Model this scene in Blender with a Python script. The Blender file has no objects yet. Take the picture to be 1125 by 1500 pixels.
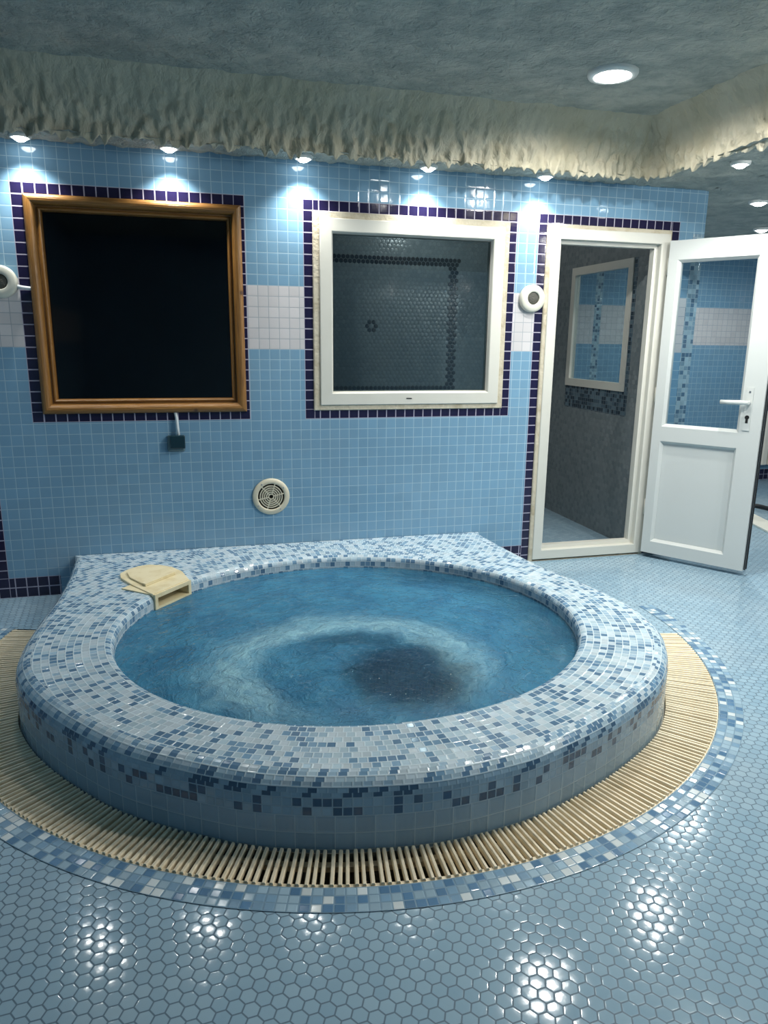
import bpy, bmesh, math, random
import numpy as np
from mathutils import Vector, Matrix, noise

T = 0.055                      # one wall tile (with its joint) in metres; all layout below is in tiles
R_ = math.radians
random.seed(4)
SC = bpy.context.scene
COL = SC.collection
BT = 37.78                     # top of the navy tile borders above the floor
SOF = 41.15                    # underside of the soffit
CEI = 46.1                     # ceiling
PI = math.pi


# ------------------------------------------------------------------ helpers
def lin(c):
    out = []
    for v in c[:3]:
        v = v / 255.0
        out.append(v / 12.92 if v <= 0.04045 else ((v + 0.055) / 1.055) ** 2.4)
    return (*out, 1.0)


class NT:
    """small helper to write node trees"""
    def __init__(self, name):
        self.m = bpy.data.materials.new(name)
        self.m.use_nodes = True
        self.t = self.m.node_tree
        self.t.nodes.clear()
        self.out = self.n('ShaderNodeOutputMaterial')

    def n(self, typ, **kw):
        nd = self.t.nodes.new(typ)
        for k, v in kw.items():
            setattr(nd, k, v)
        return nd

    def link(self, a, b):
        self.t.links.new(a, b)

    def put(self, sock, v):
        if isinstance(v, bpy.types.NodeSocket):
            self.link(v, sock)
        else:
            sock.default_value = v

    def math(self, op, a, b=None, c=None, clamp=False):
        nd = self.n('ShaderNodeMath', operation=op, use_clamp=clamp)
        self.put(nd.inputs[0], a)
        if b is not None:
            self.put(nd.inputs[1], b)
        if c is not None:
            self.put(nd.inputs[2], c)
        return nd.outputs[0]

    def vmath(self, op, a, b=None, c=None):
        nd = self.n('ShaderNodeVectorMath', operation=op)
        self.put(nd.inputs[0], a)
        if b is not None:
            self.put(nd.inputs[1], b)
        if c is not None:
            self.put(nd.inputs[2], c)
        return nd.outputs['Value'] if op in ('DOT_PRODUCT', 'LENGTH', 'DISTANCE') else nd.outputs[0]

    def sep(self, v):
        nd = self.n('ShaderNodeSeparateXYZ')
        self.put(nd.inputs[0], v)
        return nd.outputs

    def comb(self, x, y, z=0.0):
        nd = self.n('ShaderNodeCombineXYZ')
        self.put(nd.inputs[0], x); self.put(nd.inputs[1], y); self.put(nd.inputs[2], z)
        return nd.outputs[0]

    def white(self, v):
        nd = self.n('ShaderNodeTexWhiteNoise', noise_dimensions='3D')
        self.put(nd.inputs['Vector'], v)
        return nd.outputs['Value'], nd.outputs['Color']

    def noise(self, v, scale, detail=2.0, rough=0.5, dist=0.0):
        nd = self.n('ShaderNodeTexNoise')
        if v is not None:
            self.put(nd.inputs['Vector'], v)
        nd.inputs['Scale'].default_value = scale
        nd.inputs['Detail'].default_value = detail
        nd.inputs['Roughness'].default_value = rough
        nd.inputs['Distortion'].default_value = dist
        return nd.outputs['Fac'], nd.outputs['Color']

    def ramp(self, fac, stops, interp='LINEAR'):
        nd = self.n('ShaderNodeValToRGB')
        nd.color_ramp.interpolation = interp
        el = nd.color_ramp.elements
        while len(el) < len(stops):
            el.new(0.5)
        for e, (p, c) in zip(el, stops):
            e.position = p
            e.color = c
        self.put(nd.inputs[0], fac)
        return nd.outputs[0]

    def mix(self, fac, a, b, blend='MIX'):
        nd = self.n('ShaderNodeMix', data_type='RGBA', blend_type=blend)
        self.put(nd.inputs[0], fac); self.put(nd.inputs[6], a); self.put(nd.inputs[7], b)
        return nd.outputs[2]

    def smooth(self, v, lo, hi, a=0.0, b=1.0):
        nd = self.n('ShaderNodeMapRange', interpolation_type='SMOOTHSTEP')
        self.put(nd.inputs[0], v)
        nd.inputs[1].default_value = lo; nd.inputs[2].default_value = hi
        nd.inputs[3].default_value = a; nd.inputs[4].default_value = b
        return nd.outputs[0]

    def bump(self, h, dist=1.0, strength=1.0):
        nd = self.n('ShaderNodeBump')
        nd.inputs['Strength'].default_value = strength
        nd.inputs['Distance'].default_value = dist
        self.put(nd.inputs['Height'], h)
        return nd.outputs[0]

    def principled(self, col, rough=0.5, normal=None, **kw):
        nd = self.n('ShaderNodeBsdfPrincipled')
        self.put(nd.inputs['Base Color'], col)
        self.put(nd.inputs['Roughness'], rough)
        if normal is not None:
            self.link(normal, nd.inputs['Normal'])
        for k, v in kw.items():
            self.put(nd.inputs[k.replace('_', ' ')], v)
        return nd.outputs[0]

    def done(self, sh):
        self.link(sh, self.out.inputs['Surface'])
        return self.m


def uvsock(t):
    nd = t.n('ShaderNodeUVMap')
    nd.uv_map = 'UVMap'
    return nd.outputs[0]


def objco(t):
    return t.n('ShaderNodeTexCoord').outputs['Object']


def tile_mat(name, cols, grout, gw=0.035, rough=0.12, tilt=0.02, dome=0.0006, size=T, dirt=0.0, wave=0.0, spec=0.5):
    """square tiles laid on the UV grid (one UV unit = one tile)"""
    t = NT(name)
    uv = uvsock(t)
    fl = t.vmath('FLOOR', uv)
    fr = t.sep(t.vmath('FRACTION', uv))
    val, rc = t.white(t.vmath('ADD', fl, (3.3, 7.7, 1.1)))
    dx = t.math('SUBTRACT', 0.5, t.math('ABSOLUTE', t.math('SUBTRACT', fr[0], 0.5)))
    dy = t.math('SUBTRACT', 0.5, t.math('ABSOLUTE', t.math('SUBTRACT', fr[1], 0.5)))
    d = t.math('MINIMUM', dx, dy)
    inside = t.smooth(d, gw * 0.7, gw * 1.3)
    if len(cols) == 1:
        lighter = tuple(min(1, c * 1.05) for c in cols[0][1][:3]) + (1,)
        darker = tuple(c * 0.95 for c in cols[0][1][:3]) + (1,)
        c = t.ramp(val, [(0.0, darker), (1.0, lighter)])
    else:
        c = t.ramp(val, cols, 'CONSTANT')
        v2, _ = t.white(t.vmath('ADD', fl, (11.3, 2.7, 5.1)))
        c = t.mix(1.0, c, t.ramp(v2, [(0, (.86, .86, .86, 1)), (1, (1.08, 1.08, 1.08, 1))]), 'MULTIPLY')
    if dirt:
        nf, _ = t.noise(objco(t), 2.2, 4.0, 0.6)
        c = t.mix(t.smooth(nf, 0.45, 0.75, 0.0, dirt), c, lin((150, 150, 135)))
    c = t.mix(inside, grout, c)
    rs = t.sep(rc)
    h1 = t.math('MULTIPLY', t.math('MULTIPLY', t.math('SUBTRACT', fr[0], 0.5), t.math('SUBTRACT', rs[0], 0.5)), 2 * tilt * size)
    h2 = t.math('MULTIPLY', t.math('MULTIPLY', t.math('SUBTRACT', fr[1], 0.5), t.math('SUBTRACT', rs[1], 0.5)), 2 * tilt * size)
    h3 = t.math('MULTIPLY', t.smooth(d, gw * 0.6, 0.16), dome)
    h = t.math('ADD', t.math('ADD', h1, h2), h3)
    if wave:
        wf, _ = t.noise(objco(t), 22.0, 1.0)
        h = t.math('ADD', h, t.math('MULTIPLY', wf, wave))
    rg = t.smooth(d, gw * 0.7, gw * 1.3, 0.6, rough)
    return t.done(t.principled(c, rg, t.bump(h), Specular_IOR_Level=spec))


def hex_mat(name, cols, grout, pitch, angle=0.0, rough=0.12, tilt=0.02, dome=0.0012, gw=0.035, border=None, axis='XY', dirt=0.0):
    t = NT(name)
    co = objco(t)
    s = t.sep(co)
    if axis == 'XZ':
        a0, b0 = s[0], s[2]
    elif axis == 'YZ':
        a0, b0 = s[1], s[2]
    else:
        a0, b0 = s[0], s[1]
    ca, sa = math.cos(angle) / pitch, math.sin(angle) / pitch
    px = t.math('ADD', t.math('MULTIPLY', a0, ca), t.math('MULTIPLY', b0, sa))
    py = t.math('ADD', t.math('MULTIPLY', a0, -sa), t.math('MULTIPLY', b0, ca))
    px = t.math('ADD', px, 400.0); py = t.math('ADD', py, 400.0 * math.sqrt(3))
    r3 = math.sqrt(3)

    def cell(ox, oy):
        x = t.math('SUBTRACT', t.math('MODULO', t.math('SUBTRACT', px, ox), 1.0), 0.5)
        y = t.math('SUBTRACT', t.math('MODULO', t.math('SUBTRACT', py, oy), r3), r3 / 2)
        return x, y, t.math('ADD', t.math('MULTIPLY', x, x), t.math('MULTIPLY', y, y))
    ax, ay, al = cell(0, 0)
    bx, by, bl = cell(0.5, r3 / 2)
    sel = t.math('LESS_THAN', al, bl)
    inv = t.math('SUBTRACT', 1.0, sel)
    gx = t.math('ADD', t.math('MULTIPLY', ax, sel), t.math('MULTIPLY', bx, inv))
    gy = t.math('ADD', t.math('MULTIPLY', ay, sel), t.math('MULTIPLY', by, inv))
    idx = t.math('ROUND', t.math('MULTIPLY', t.math('SUBTRACT', px, gx), 2.0))
    idy = t.math('ROUND', t.math('MULTIPLY', t.math('SUBTRACT', py, gy), 2.0 / r3))
    idv = t.comb(idx, idy, 0.37)
    val, rc = t.white(idv)
    abx, aby = t.math('ABSOLUTE', gx), t.math('ABSOLUTE', gy)
    d = t.math('MAXIMUM', t.math('ADD', t.math('MULTIPLY', abx, 0.5), t.math('MULTIPLY', aby, r3 / 2)), abx)
    d = t.math('SUBTRACT', 0.5, d)
    inside = t.smooth(d, gw * 0.7, gw * 1.4)
    c = t.ramp(val, cols)
    if border is not None:                       # darker tiles inside a set of boxes (the laid pattern of the steam room wall)
        bcol, boxes, stars = border
        m = None
        cxx = t.math('DIVIDE', t.math('SUBTRACT', t.math('SUBTRACT', px, gx), 400.0), 1.0 / pitch)
        cyy = t.math('DIVIDE', t.math('SUBTRACT', t.math('SUBTRACT', py, gy), 400.0 * r3), 1.0 / pitch)
        for (x0, x1, y0, y1) in boxes:
            w = t.math('MULTIPLY', t.math('MULTIPLY', t.math('GREATER_THAN', cxx, x0), t.math('LESS_THAN', cxx, x1)),
                       t.math('MULTIPLY', t.math('GREATER_THAN', cyy, y0), t.math('LESS_THAN', cyy, y1)))
            m = w if m is None else t.math('MAXIMUM', m, w)
        for (x0, y0, ra, rb) in stars:
            dd = t.vmath('DISTANCE', t.comb(cxx, cyy), (x0, y0, 0))
            w = t.math('MULTIPLY', t.math('GREATER_THAN', dd, ra), t.math('LESS_THAN', dd, rb))
            m = t.math('MAXIMUM', m, w)
        c = t.mix(m, c, bcol)
    if dirt:
        nf, _ = t.noise(co, 1.6, 4.0, 0.6)
        c = t.mix(t.smooth(nf, 0.45, 0.8, 0.0, dirt), c, lin((165, 172, 175)))
    c = t.mix(inside, grout, c)
    rs = t.sep(rc)
    h1 = t.math('MULTIPLY', t.math('MULTIPLY', gx, t.math('SUBTRACT', rs[0], 0.5)), 2 * tilt * pitch)
    h2 = t.math('MULTIPLY', t.math('MULTIPLY', gy, t.math('SUBTRACT', rs[1], 0.5)), 2 * tilt * pitch)
    dm = t.math('SUBTRACT', 1.0, t.math('MULTIPLY', t.math('ADD', t.math('MULTIPLY', gx, gx), t.math('MULTIPLY', gy, gy)), 3.4))
    h3 = t.math('MULTIPLY', t.math('MULTIPLY', dm, t.smooth(d, gw * 0.5, 0.1)), dome)
    nf2, _ = t.noise(co, 60.0, 1.0)
    h = t.math('ADD', t.math('ADD', h1, h2), t.math('ADD', h3, t.math('MULTIPLY', nf2, 0.00012)))
    rg = t.smooth(d, gw * 0.7, gw * 1.4, 0.65, rough)
    return t.done(t.principled(c, rg, t.bump(h)))


def plain(name, col, rough=0.5, bump=0.0, bscale=40.0, var=0.0, metal=0.0, vscale=6.0, varcol=None, **kw):
    t = NT(name)
    c = lin(col)
    if var:
        nf, _ = t.noise(objco(t), vscale, 4.0, 0.6)
        c = t.mix(t.smooth(nf, 0.42, 0.72, 0.0, var), c, lin(varcol or tuple(v * 0.6 for v in col)))
    nrm = None
    if bump:
        nf2, _ = t.noise(objco(t), bscale, 3.0)
        nrm = t.bump(nf2, bump)
    return t.done(t.principled(c, rough, nrm, Metallic=metal, **kw))


def emit(name, col, strength):
    t = NT(name)
    e = t.n('ShaderNodeEmission')
    e.inputs[0].default_value = (*col, 1)
    e.inputs[1].default_value = strength
    return t.done(e.outputs[0])


def glass_mat(name, tint, rough=0.02, smear=0.0):
    """single sheet of glazing: straight-through tint plus fresnel reflection"""
    t = NT(name)
    tr = t.n('ShaderNodeBsdfTransparent'); tr.inputs[0].default_value = tint
    gl = t.n('ShaderNodeBsdfGlossy'); gl.inputs['Roughness'].default_value = rough
    gl.inputs[0].default_value = (1, 1, 1, 1)
    fr = t.n('ShaderNodeFresnel')
    bf = t.n('ShaderNodeNewGeometry').outputs['Backfacing']
    t.put(fr.inputs[0], t.math('ADD', 1.5, t.math('MULTIPLY', bf, 1.0 / 1.5 - 1.5)))
    mx = t.n('ShaderNodeMixShader')
    t.link(fr.outputs[0], mx.inputs[0]); t.link(tr.outputs[0], mx.inputs[1]); t.link(gl.outputs[0], mx.inputs[2])
    if smear:
        df = t.n('ShaderNodeBsdfDiffuse'); df.inputs[0].default_value = lin((150, 165, 165))
        m2 = t.n('ShaderNodeMixShader'); nf, _ = t.noise(objco(t), 9.0, 4.0, 0.65)
        t.put(m2.inputs[0], t.smooth(nf, 0.35, 0.8, smear * 0.3, smear))
        t.link(mx.outputs[0], m2.inputs[1]); t.link(df.outputs[0], m2.inputs[2])
        return t.done(m2.outputs[0])
    return t.done(mx.outputs[0])


class MB:
    """collects geometry (tile units) into one mesh"""
    def __init__(self):
        self.v = []; self.f = []; self.mi = []; self.uv = []; self.sm = []

    def face(self, pts, mi=0, uv=None, smooth=False):
        b = len(self.v)
        self.v.extend([tuple(p) for p in pts])
        self.f.append(tuple(range(b, b + len(pts))))
        self.mi.append(mi); self.sm.append(smooth)
        self.uv.append(uv if uv else [(0, 0)] * len(pts))

    def box(self, x0, x1, y0, y1, z0, z1, mi=0, M=None):
        c = [(x0, y0, z0), (x1, y0, z0), (x1, y1, z0), (x0, y1, z0), (x0, y0, z1), (x1, y0, z1), (x1, y1, z1), (x0, y1, z1)]
        if M is not None:
            c = [tuple(M @ Vector(p)) for p in c]
        for q in ((0, 3, 2, 1), (4, 5, 6, 7), (0, 1, 5, 4), (1, 2, 6, 5), (2, 3, 7, 6), (3, 0, 4, 7)):
            self.face([c[i] for i in q], mi)

    def grid(self, rows, mi=0, close=False, smooth=True, uvf=None):
        """rows: list of lists of points (shared vertices)"""
        b = len(self.v); n = len(rows[0])
        for r in rows:
            self.v.extend([tuple(p) for p in r])
        for i in range(len(rows) - 1):
            for j in range(n if close else n - 1):
                k = (j + 1) % n
                a, bb, c, d = b + i * n + j, b + i * n + k, b + (i + 1) * n + k, b + (i + 1) * n + j
                self.f.append((a, bb, c, d)); self.mi.append(mi); self.sm.append(smooth)
                self.uv.append([uvf(i, j), uvf(i, j + 1), uvf(i + 1, j + 1), uvf(i + 1, j)] if uvf else [(0, 0)] * 4)

    def lathe(self, prof, n=32, M=None, mi=0, smooth=True):
        rows = []
        for (r, z) in prof:
            row = [Vector((r * math.cos(2 * PI * k / n), r * math.sin(2 * PI * k / n), z)) for k in range(n)]
            rows.append([tuple(M @ p) if M is not None else tuple(p) for p in row])
        self.grid(rows, mi, True, smooth)

    def disc(self, r, z, n=32, M=None, mi=0, flip=False):
        p = [Vector((r * math.cos(2 * PI * k / n), r * math.sin(2 * PI * k / n), z)) for k in range(n)]
        if flip:
            p.reverse()
        self.face([tuple(M @ q) if M is not None else tuple(q) for q in p], mi)

    def tube(self, pts, r, n=8, mi=0):
        rows = []
        for i, p in enumerate(pts):
            p = Vector(p)
            d = (Vector(pts[min(i + 1, len(pts) - 1)]) - Vector(pts[max(i - 1, 0)])).normalized()
            a = d.orthogonal().normalized() if abs(d.z) > 0.9 else d.cross(Vector((0, 0, 1))).normalized()
            b = d.cross(a)
            rows.append([tuple(p + r * (math.cos(2 * PI * k / n) * a + math.sin(2 * PI * k / n) * b)) for k in range(n)])
        self.grid(rows, mi, True)
        self.face(rows[0][::-1], mi); self.face(rows[-1], mi)

    def build(self, name, mats, parent=None, origin=(0, 0, 0), bevel=0.0, merge=True, kind=None):
        me = bpy.data.meshes.new(name)
        o = Vector(origin)
        me.from_pydata([tuple((Vector(p) - o) * T) for p in self.v], [], self.f)
        ul = me.uv_layers.new(name='UVMap')
        li = 0
        for f, uv in zip(self.f, self.uv):
            for k in range(len(f)):
                ul.data[li].uv = uv[k]; li += 1
        for m in (mats if isinstance(mats, (list, tuple)) else [mats]):
            me.materials.append(m)
        for p, mi, s in zip(me.polygons, self.mi, self.sm):
            p.material_index = mi; p.use_smooth = s
        if merge:
            bm = bmesh.new(); bm.from_mesh(me)
            bmesh.ops.remove_doubles(bm, verts=bm.verts, dist=1e-5)
            bmesh.ops.recalc_face_normals(bm, faces=bm.faces)
            if bevel:
                ed = [e for e in bm.edges if len(e.link_faces) == 2 and e.calc_face_angle(0) > 0.6]
                bmesh.ops.bevel(bm, geom=ed, offset=bevel * T, segments=2, affect='EDGES', profile=0.5)
            bm.to_mesh(me); bm.free()
        ob = bpy.data.objects.new(name, me)
        COL.objects.link(ob)
        if parent is not None:
            ob.parent = parent
            # parent empties carry only translation / z-rotation that the points already include
            ob.location = o * T - PARENT_LOC.get(parent.name, Vector((0, 0, 0)))
        else:
            ob.location = o * T
        if kind:
            ob['kind'] = kind
        return ob


PARENT_LOC = {}


def tag(o, label=None, cat=None, group=None, kind=None):
    if label: o['label'] = label
    if cat: o['category'] = cat
    if group: o['group'] = group
    if kind: o['kind'] = kind
    return o


def thing(name, loc, label, cat, group=None, kind=None):
    o = bpy.data.objects.new(name, None)
    COL.objects.link(o)
    o.empty_display_size = 0.05
    o.location = Vector(loc) * T
    PARENT_LOC[o.name] = Vector(loc) * T
    return tag(o, label, cat, group, kind)


def frame_mb(x0, x1, z0, z1, w, prof, mi=0):
    """mitred rectangular frame on the XZ plane; prof = list of (offset inward 0..w, y)"""
    mb = MB()
    rows = []
    for (a, y) in prof:
        rows.append([(x0 + a, y, z0 + a), (x1 - a, y, z0 + a), (x1 - a, y, z1 - a), (x0 + a, y, z1 - a)])
    mb.grid(rows, mi, True, False)
    mb.mi = [mi] * len(mb.mi)
    return mb


# ------------------------------------------------------------------ materials
GROUT = lin((150, 178, 190))
m_blue = tile_mat('blue_wall_tile', [(0, lin((116, 154, 180)))], lin((156, 182, 196)), 0.03, 0.07, 0.009, 0.0002, T, 0.10, 0.0003)
m_white = tile_mat('white_wall_tile', [(0, lin((200, 197, 198)))], lin((150, 158, 165)), 0.03, 0.08, 0.009, 0.0002, T, 0.0, 0.0003)
m_navy = tile_mat('navy_wall_tile', [(0, lin((30, 26, 56)))], lin((165, 160, 178)), 0.05, 0.08, 0.009, 0.0002, T, 0.0, 0.0003)
m_strip = tile_mat('corner_mosaic', [(0, lin((158, 182, 194))), (0.4, lin((124, 152, 170))), (0.72, lin((84, 112, 136)))], lin((150, 170, 180)), 0.06, 0.12, 0.03, 0.0005, T / 2)
MOS = [(0.0, lin((186, 201, 210))), (0.30, lin((172, 194, 206))), (0.50, lin((150, 176, 194))), (0.66, lin((92, 124, 152))), (0.86, lin((112, 146, 172)))]
m_mos = tile_mat('light_mosaic', MOS, lin((190, 205, 212)), 0.06, 0.11, 0.05, 0.0006, T / 2)
m_side = tile_mat('side_mosaic', [(0.0, lin((146, 170, 186))), (0.36, lin((134, 160, 178))), (0.64, lin((62, 90, 116)))], lin((146, 168, 182)), 0.06, 0.12, 0.05, 0.0006, T / 2)
m_plain = tile_mat('plain_tub_tile', [(0, lin((134, 160, 178)))], lin((168, 186, 194)), 0.025, 0.14, 0.02, 0.0006, T)
m_ring = tile_mat('ring_mosaic', [(0.0, lin((152, 178, 194))), (0.36, lin((122, 154, 178))), (0.58, lin((205, 214, 216))), (0.76, lin((88, 124, 156)))], lin((110, 140, 160)), 0.06, 0.12, 0.05, 0.0006, T / 2)
m_basin = tile_mat('basin_tile', [(0.0, lin((60, 130, 175))), (0.6, lin((52, 118, 166)))], lin((66, 130, 172)), 0.05, 0.2, 0.02, 0.0004, T / 2)
m_floor = hex_mat('hexagon_floor_tile', [(0.0, lin((138, 167, 185))), (1.0, lin((151, 178, 194)))], lin((88, 112, 128)), 0.63 * T, R_(35), 0.1, 0.014, 0.0002, 0.05, None, 'XY', 0.25)
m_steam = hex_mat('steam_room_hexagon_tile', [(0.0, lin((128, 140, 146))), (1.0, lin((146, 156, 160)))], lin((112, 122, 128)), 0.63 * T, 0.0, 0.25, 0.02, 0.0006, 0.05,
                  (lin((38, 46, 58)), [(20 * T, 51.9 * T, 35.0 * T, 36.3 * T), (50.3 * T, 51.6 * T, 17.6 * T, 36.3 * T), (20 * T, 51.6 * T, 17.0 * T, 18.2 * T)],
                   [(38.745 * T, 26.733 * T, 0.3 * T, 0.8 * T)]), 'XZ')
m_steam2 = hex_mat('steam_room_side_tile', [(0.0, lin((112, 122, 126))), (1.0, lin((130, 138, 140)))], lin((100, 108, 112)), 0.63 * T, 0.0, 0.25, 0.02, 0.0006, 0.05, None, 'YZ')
m_upvc = plain('white_plastic_frame', (204, 203, 194), 0.3, 0.0, 40, 0.12, 0, 5.0, (176, 174, 160))
m_upvc2 = plain('white_plastic_leaf', (194, 198, 196), 0.3)
m_putty = plain('dirty_cream_sealant', (192, 184, 164), 0.7, 0.004, 60, 0.6, 0, 14.0, (150, 135, 105))
m_gasket = plain('black_gasket', (28, 30, 32), 0.5)
m_chrome = plain('steel', (170, 172, 175), 0.3, metal=0.9)
m_key = plain('keyhole_black', (20, 20, 20), 0.5)
m_cream = plain('cream_plastic', (240, 226, 198), 0.45, 0.0, 40, 0.4, 0, 12.0, (222, 202, 164))
m_skim = plain('yellowed_cream_plastic', (224, 212, 176), 0.45, 0.0, 40, 0.5, 0, 16.0, (198, 178, 126))
m_dark = plain('dark_cavity', (26, 24, 20), 0.9)
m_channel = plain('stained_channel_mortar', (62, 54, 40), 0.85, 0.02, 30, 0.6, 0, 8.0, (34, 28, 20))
m_mortar = plain('grey_mortar', (160, 160, 150), 0.9, 0.01, 40, 0.4)
m_bulbring = plain('white_lamp_trim', (225, 225, 220), 0.35)
m_fix = plain('white_fixture_plastic', (205, 205, 192), 0.4)
m_fixc = plain('grey_fixture_centre', (70, 70, 62), 0.5, 0.004, 160)
m_vent = plain('cream_vent_plastic', (205, 198, 176), 0.45)
m_cable = plain('white_cable', (215, 222, 225), 0.5)
m_teal = plain('dark_teal_plastic', (16, 44, 54), 0.3)
m_boxgrey = plain('grey_backing_plastic', (92, 118, 126), 0.35)
m_radi = plain('white_radiator_enamel', (218, 212, 200), 0.35)
m_hose = plain('black_rubber', (28, 30, 32), 0.5)
m_kerb = plain('white_stone_kerb', (225, 224, 212), 0.4, 0.0, 30, 0.2)
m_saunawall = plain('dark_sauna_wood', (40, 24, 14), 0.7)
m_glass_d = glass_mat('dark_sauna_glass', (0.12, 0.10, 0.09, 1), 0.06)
m_glass_g = glass_mat('grey_steam_glass', (0.60, 0.67, 0.69, 1), 0.03, 0.012)
m_glass_c = glass_mat('clear_glass', (0.84, 0.88, 0.9, 1), 0.02)
m_bulb = emit('lamp_glow', (0.95, 1.0, 1.0), 22.0)
m_bulbc = emit('ceiling_lamp_glow', (0.95, 1.0, 1.0), 30.0)


def wood_mat():
    t = NT('honey_pine')
    co = objco(t)
    s = t.sep(co)
    nf, _ = t.noise(t.vmath('MULTIPLY', uvsock(t), (1.0, 9.0, 1.0)), 1.3, 5.0, 0.6, 0.8)
    c = t.ramp(nf, [(0.3, lin((96, 62, 26))), (0.55, lin((136, 96, 46))), (0.75, lin((152, 112, 60)))])
    vo = t.n('ShaderNodeTexVoronoi'); vo.inputs['Scale'].default_value = 5.5
    t.link(co, vo.inputs['Vector'])
    k = t.smooth(vo.outputs['Distance'], 0.03, 0.1, 1.0, 0.0)
    c = t.mix(k, c, lin((66, 36, 12)))
    return t.done(t.principled(c, 0.35, t.bump(nf, 0.0015)))


m_wood = wood_mat()


def stucco_mat(name, c0, c1, scale, stretch=(1, 1, 1), h=0.02):
    t = NT(name)
    co = t.vmath('MULTIPLY', objco(t), stretch)
    nf, _ = t.noise(co, scale, 3.0, 0.55, 0.6)
    n2, _ = t.noise(co, scale * 0.35, 3.0, 0.6)
    c = t.mix(t.smooth(n2, 0.3, 0.7), lin(c0), lin(c1))
    n3, _ = t.noise(co, scale * 4.0, 2.0, 0.6)
    hh = t.math('ADD', nf, t.math('MULTIPLY', n3, 0.25))
    return t.done(t.principled(c, 0.75, t.bump(hh, h), Specular_IOR_Level=0.3))


m_ceil = stucco_mat('troweled_ceiling_plaster', (152, 158, 152), (184, 186, 176), 22.0, (1, 1, 1), 0.03)
m_cove = stucco_mat('dripped_cove_plaster', (182, 175, 152), (194, 188, 168), 16.0, (1, 1, 0.6), 0.02)


def water_mat():
    t = NT('whirlpool_water')
    uv = uvsock(t)                                  # tile units, relative to the foam ring's middle
    wn, wc = t.noise(uv, 0.22, 4.0, 0.6, 0.4)
    warp = t.vmath('MULTIPLY', t.vmath('SUBTRACT', wc, (0.5, 0.5, 0.5)), (4.0, 4.0, 0.0))
    q = t.vmath('ADD', uv, warp)
    s = t.sep(q)
    r = t.vmath('LENGTH', t.comb(s[0], s[1], 0))
    ang = t.math('ARCTAN2', s[1], s[0])             # 0 = +x, pi/2 = away from the viewer side
    # swirl streaks: noise in polar space
    pol = t.comb(t.math('MULTIPLY', ang, 1.6), t.math('MULTIPLY', r, 0.55), 0.0)
    st, _ = t.noise(pol, 2.4, 5.0, 0.65, 0.6)
    ring = t.math('MULTIPLY', t.smooth(r, 5.4, 7.6), t.smooth(r, 7.6, 11.5, 1.0, 0.0))
    ring = t.math('MULTIPLY', ring, t.smooth(s[1], -8.0, -2.0, 0.15, 1.0))
    ring = t.math('MULTIPLY', ring, t.smooth(st, 0.25, 0.7, 0.35, 1.0))
    # clear dark crescent on the +x side inside the ring
    dc = t.vmath('LENGTH', t.vmath('MULTIPLY', t.vmath('SUBTRACT', q, (3.9, -1.7, 0)), (0.95, 0.78, 0)))
    clear = t.smooth(dc, 2.6, 5.4, 1.0, 0.0)
    tail = t.math('MULTIPLY', t.smooth(r, 3.0, 4.6), t.math('MULTIPLY', t.smooth(r, 5.2, 7.0, 1.0, 0.0), t.math('MULTIPLY', t.smooth(s[1], 0.5, 3.5), t.smooth(s[0], -4.5, 1.0))))
    clear = t.math('MAXIMUM', clear, t.math('MULTIPLY', tail, 0.7))
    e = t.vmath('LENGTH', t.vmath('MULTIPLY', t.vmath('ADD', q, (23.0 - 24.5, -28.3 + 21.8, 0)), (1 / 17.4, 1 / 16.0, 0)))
    side = t.math('MULTIPLY', t.smooth(e, 0.66, 0.95), t.math('MULTIPLY', t.smooth(s[0], 2.0, 12.0), t.smooth(s[1], -6.0, 2.0)))  # painted darker band along the rear +x rim, standing in for a dark reflection
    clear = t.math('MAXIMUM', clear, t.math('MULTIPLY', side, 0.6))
    base = t.mix(t.smooth(wn, 0.35, 0.65), lin((54, 110, 144)), lin((66, 128, 160)))
    milky = t.smooth(st, 0.5, 0.78, 0.0, 0.35)
    c = t.mix(milky, base, lin((112, 162, 180)))
    c = t.mix(t.math('MULTIPLY', ring, 0.75), c, lin((150, 190, 200)))
    opa = t.math('ADD', 0.86, t.math('MULTIPLY', ring, 0.14))
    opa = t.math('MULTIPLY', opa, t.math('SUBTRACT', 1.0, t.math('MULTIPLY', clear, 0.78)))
    n1, _ = t.noise(uv, 0.9, 4.0, 0.6, 1.0)
    n2, _ = t.noise(pol, 3.0, 3.0, 0.6, 0.5)
    hh = t.math('ADD', n1, n2)
    nb = t.bump(hh, 0.011)
    tr = t.n('ShaderNodeBsdfTransparent'); tr.inputs[0].default_value = (0.30, 0.46, 0.52, 1)
    df = t.n('ShaderNodeBsdfDiffuse'); t.put(df.inputs[0], c); t.link(nb, df.inputs['Normal'])
    m1 = t.n('ShaderNodeMixShader'); t.put(m1.inputs[0], opa); t.link(tr.outputs[0], m1.inputs[1]); t.link(df.outputs[0], m1.inputs[2])
    gl = t.n('ShaderNodeBsdfGlossy'); gl.inputs['Roughness'].default_value = 0.06; t.link(nb, gl.inputs['Normal'])
    fr = t.n('ShaderNodeFresnel'); fr.inputs[0].default_value = 1.33; t.link(nb, fr.inputs['Normal'])
    m2 = t.n('ShaderNodeMixShader'); t.link(fr.outputs[0], m2.inputs[0]); t.link(m1.outputs[0], m2.inputs[1]); t.link(gl.outputs[0], m2.inputs[2])
    return t.done(m2.outputs[0])


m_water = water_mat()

# ------------------------------------------------------------------ geometry shared by floor, tub and grating
GC = (25.15, -17.0); GR = 28.95                    # middle and outer radius of the overflow channel
A0, A1 = R_(-11.3), R_(-197.2)                     # the open arc of the channel runs from A0 down to A1
IC = (24.5, -21.8); IX, IY = 17.4, 16.0            # water opening (slightly oval)
RIM = 3.9

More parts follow.
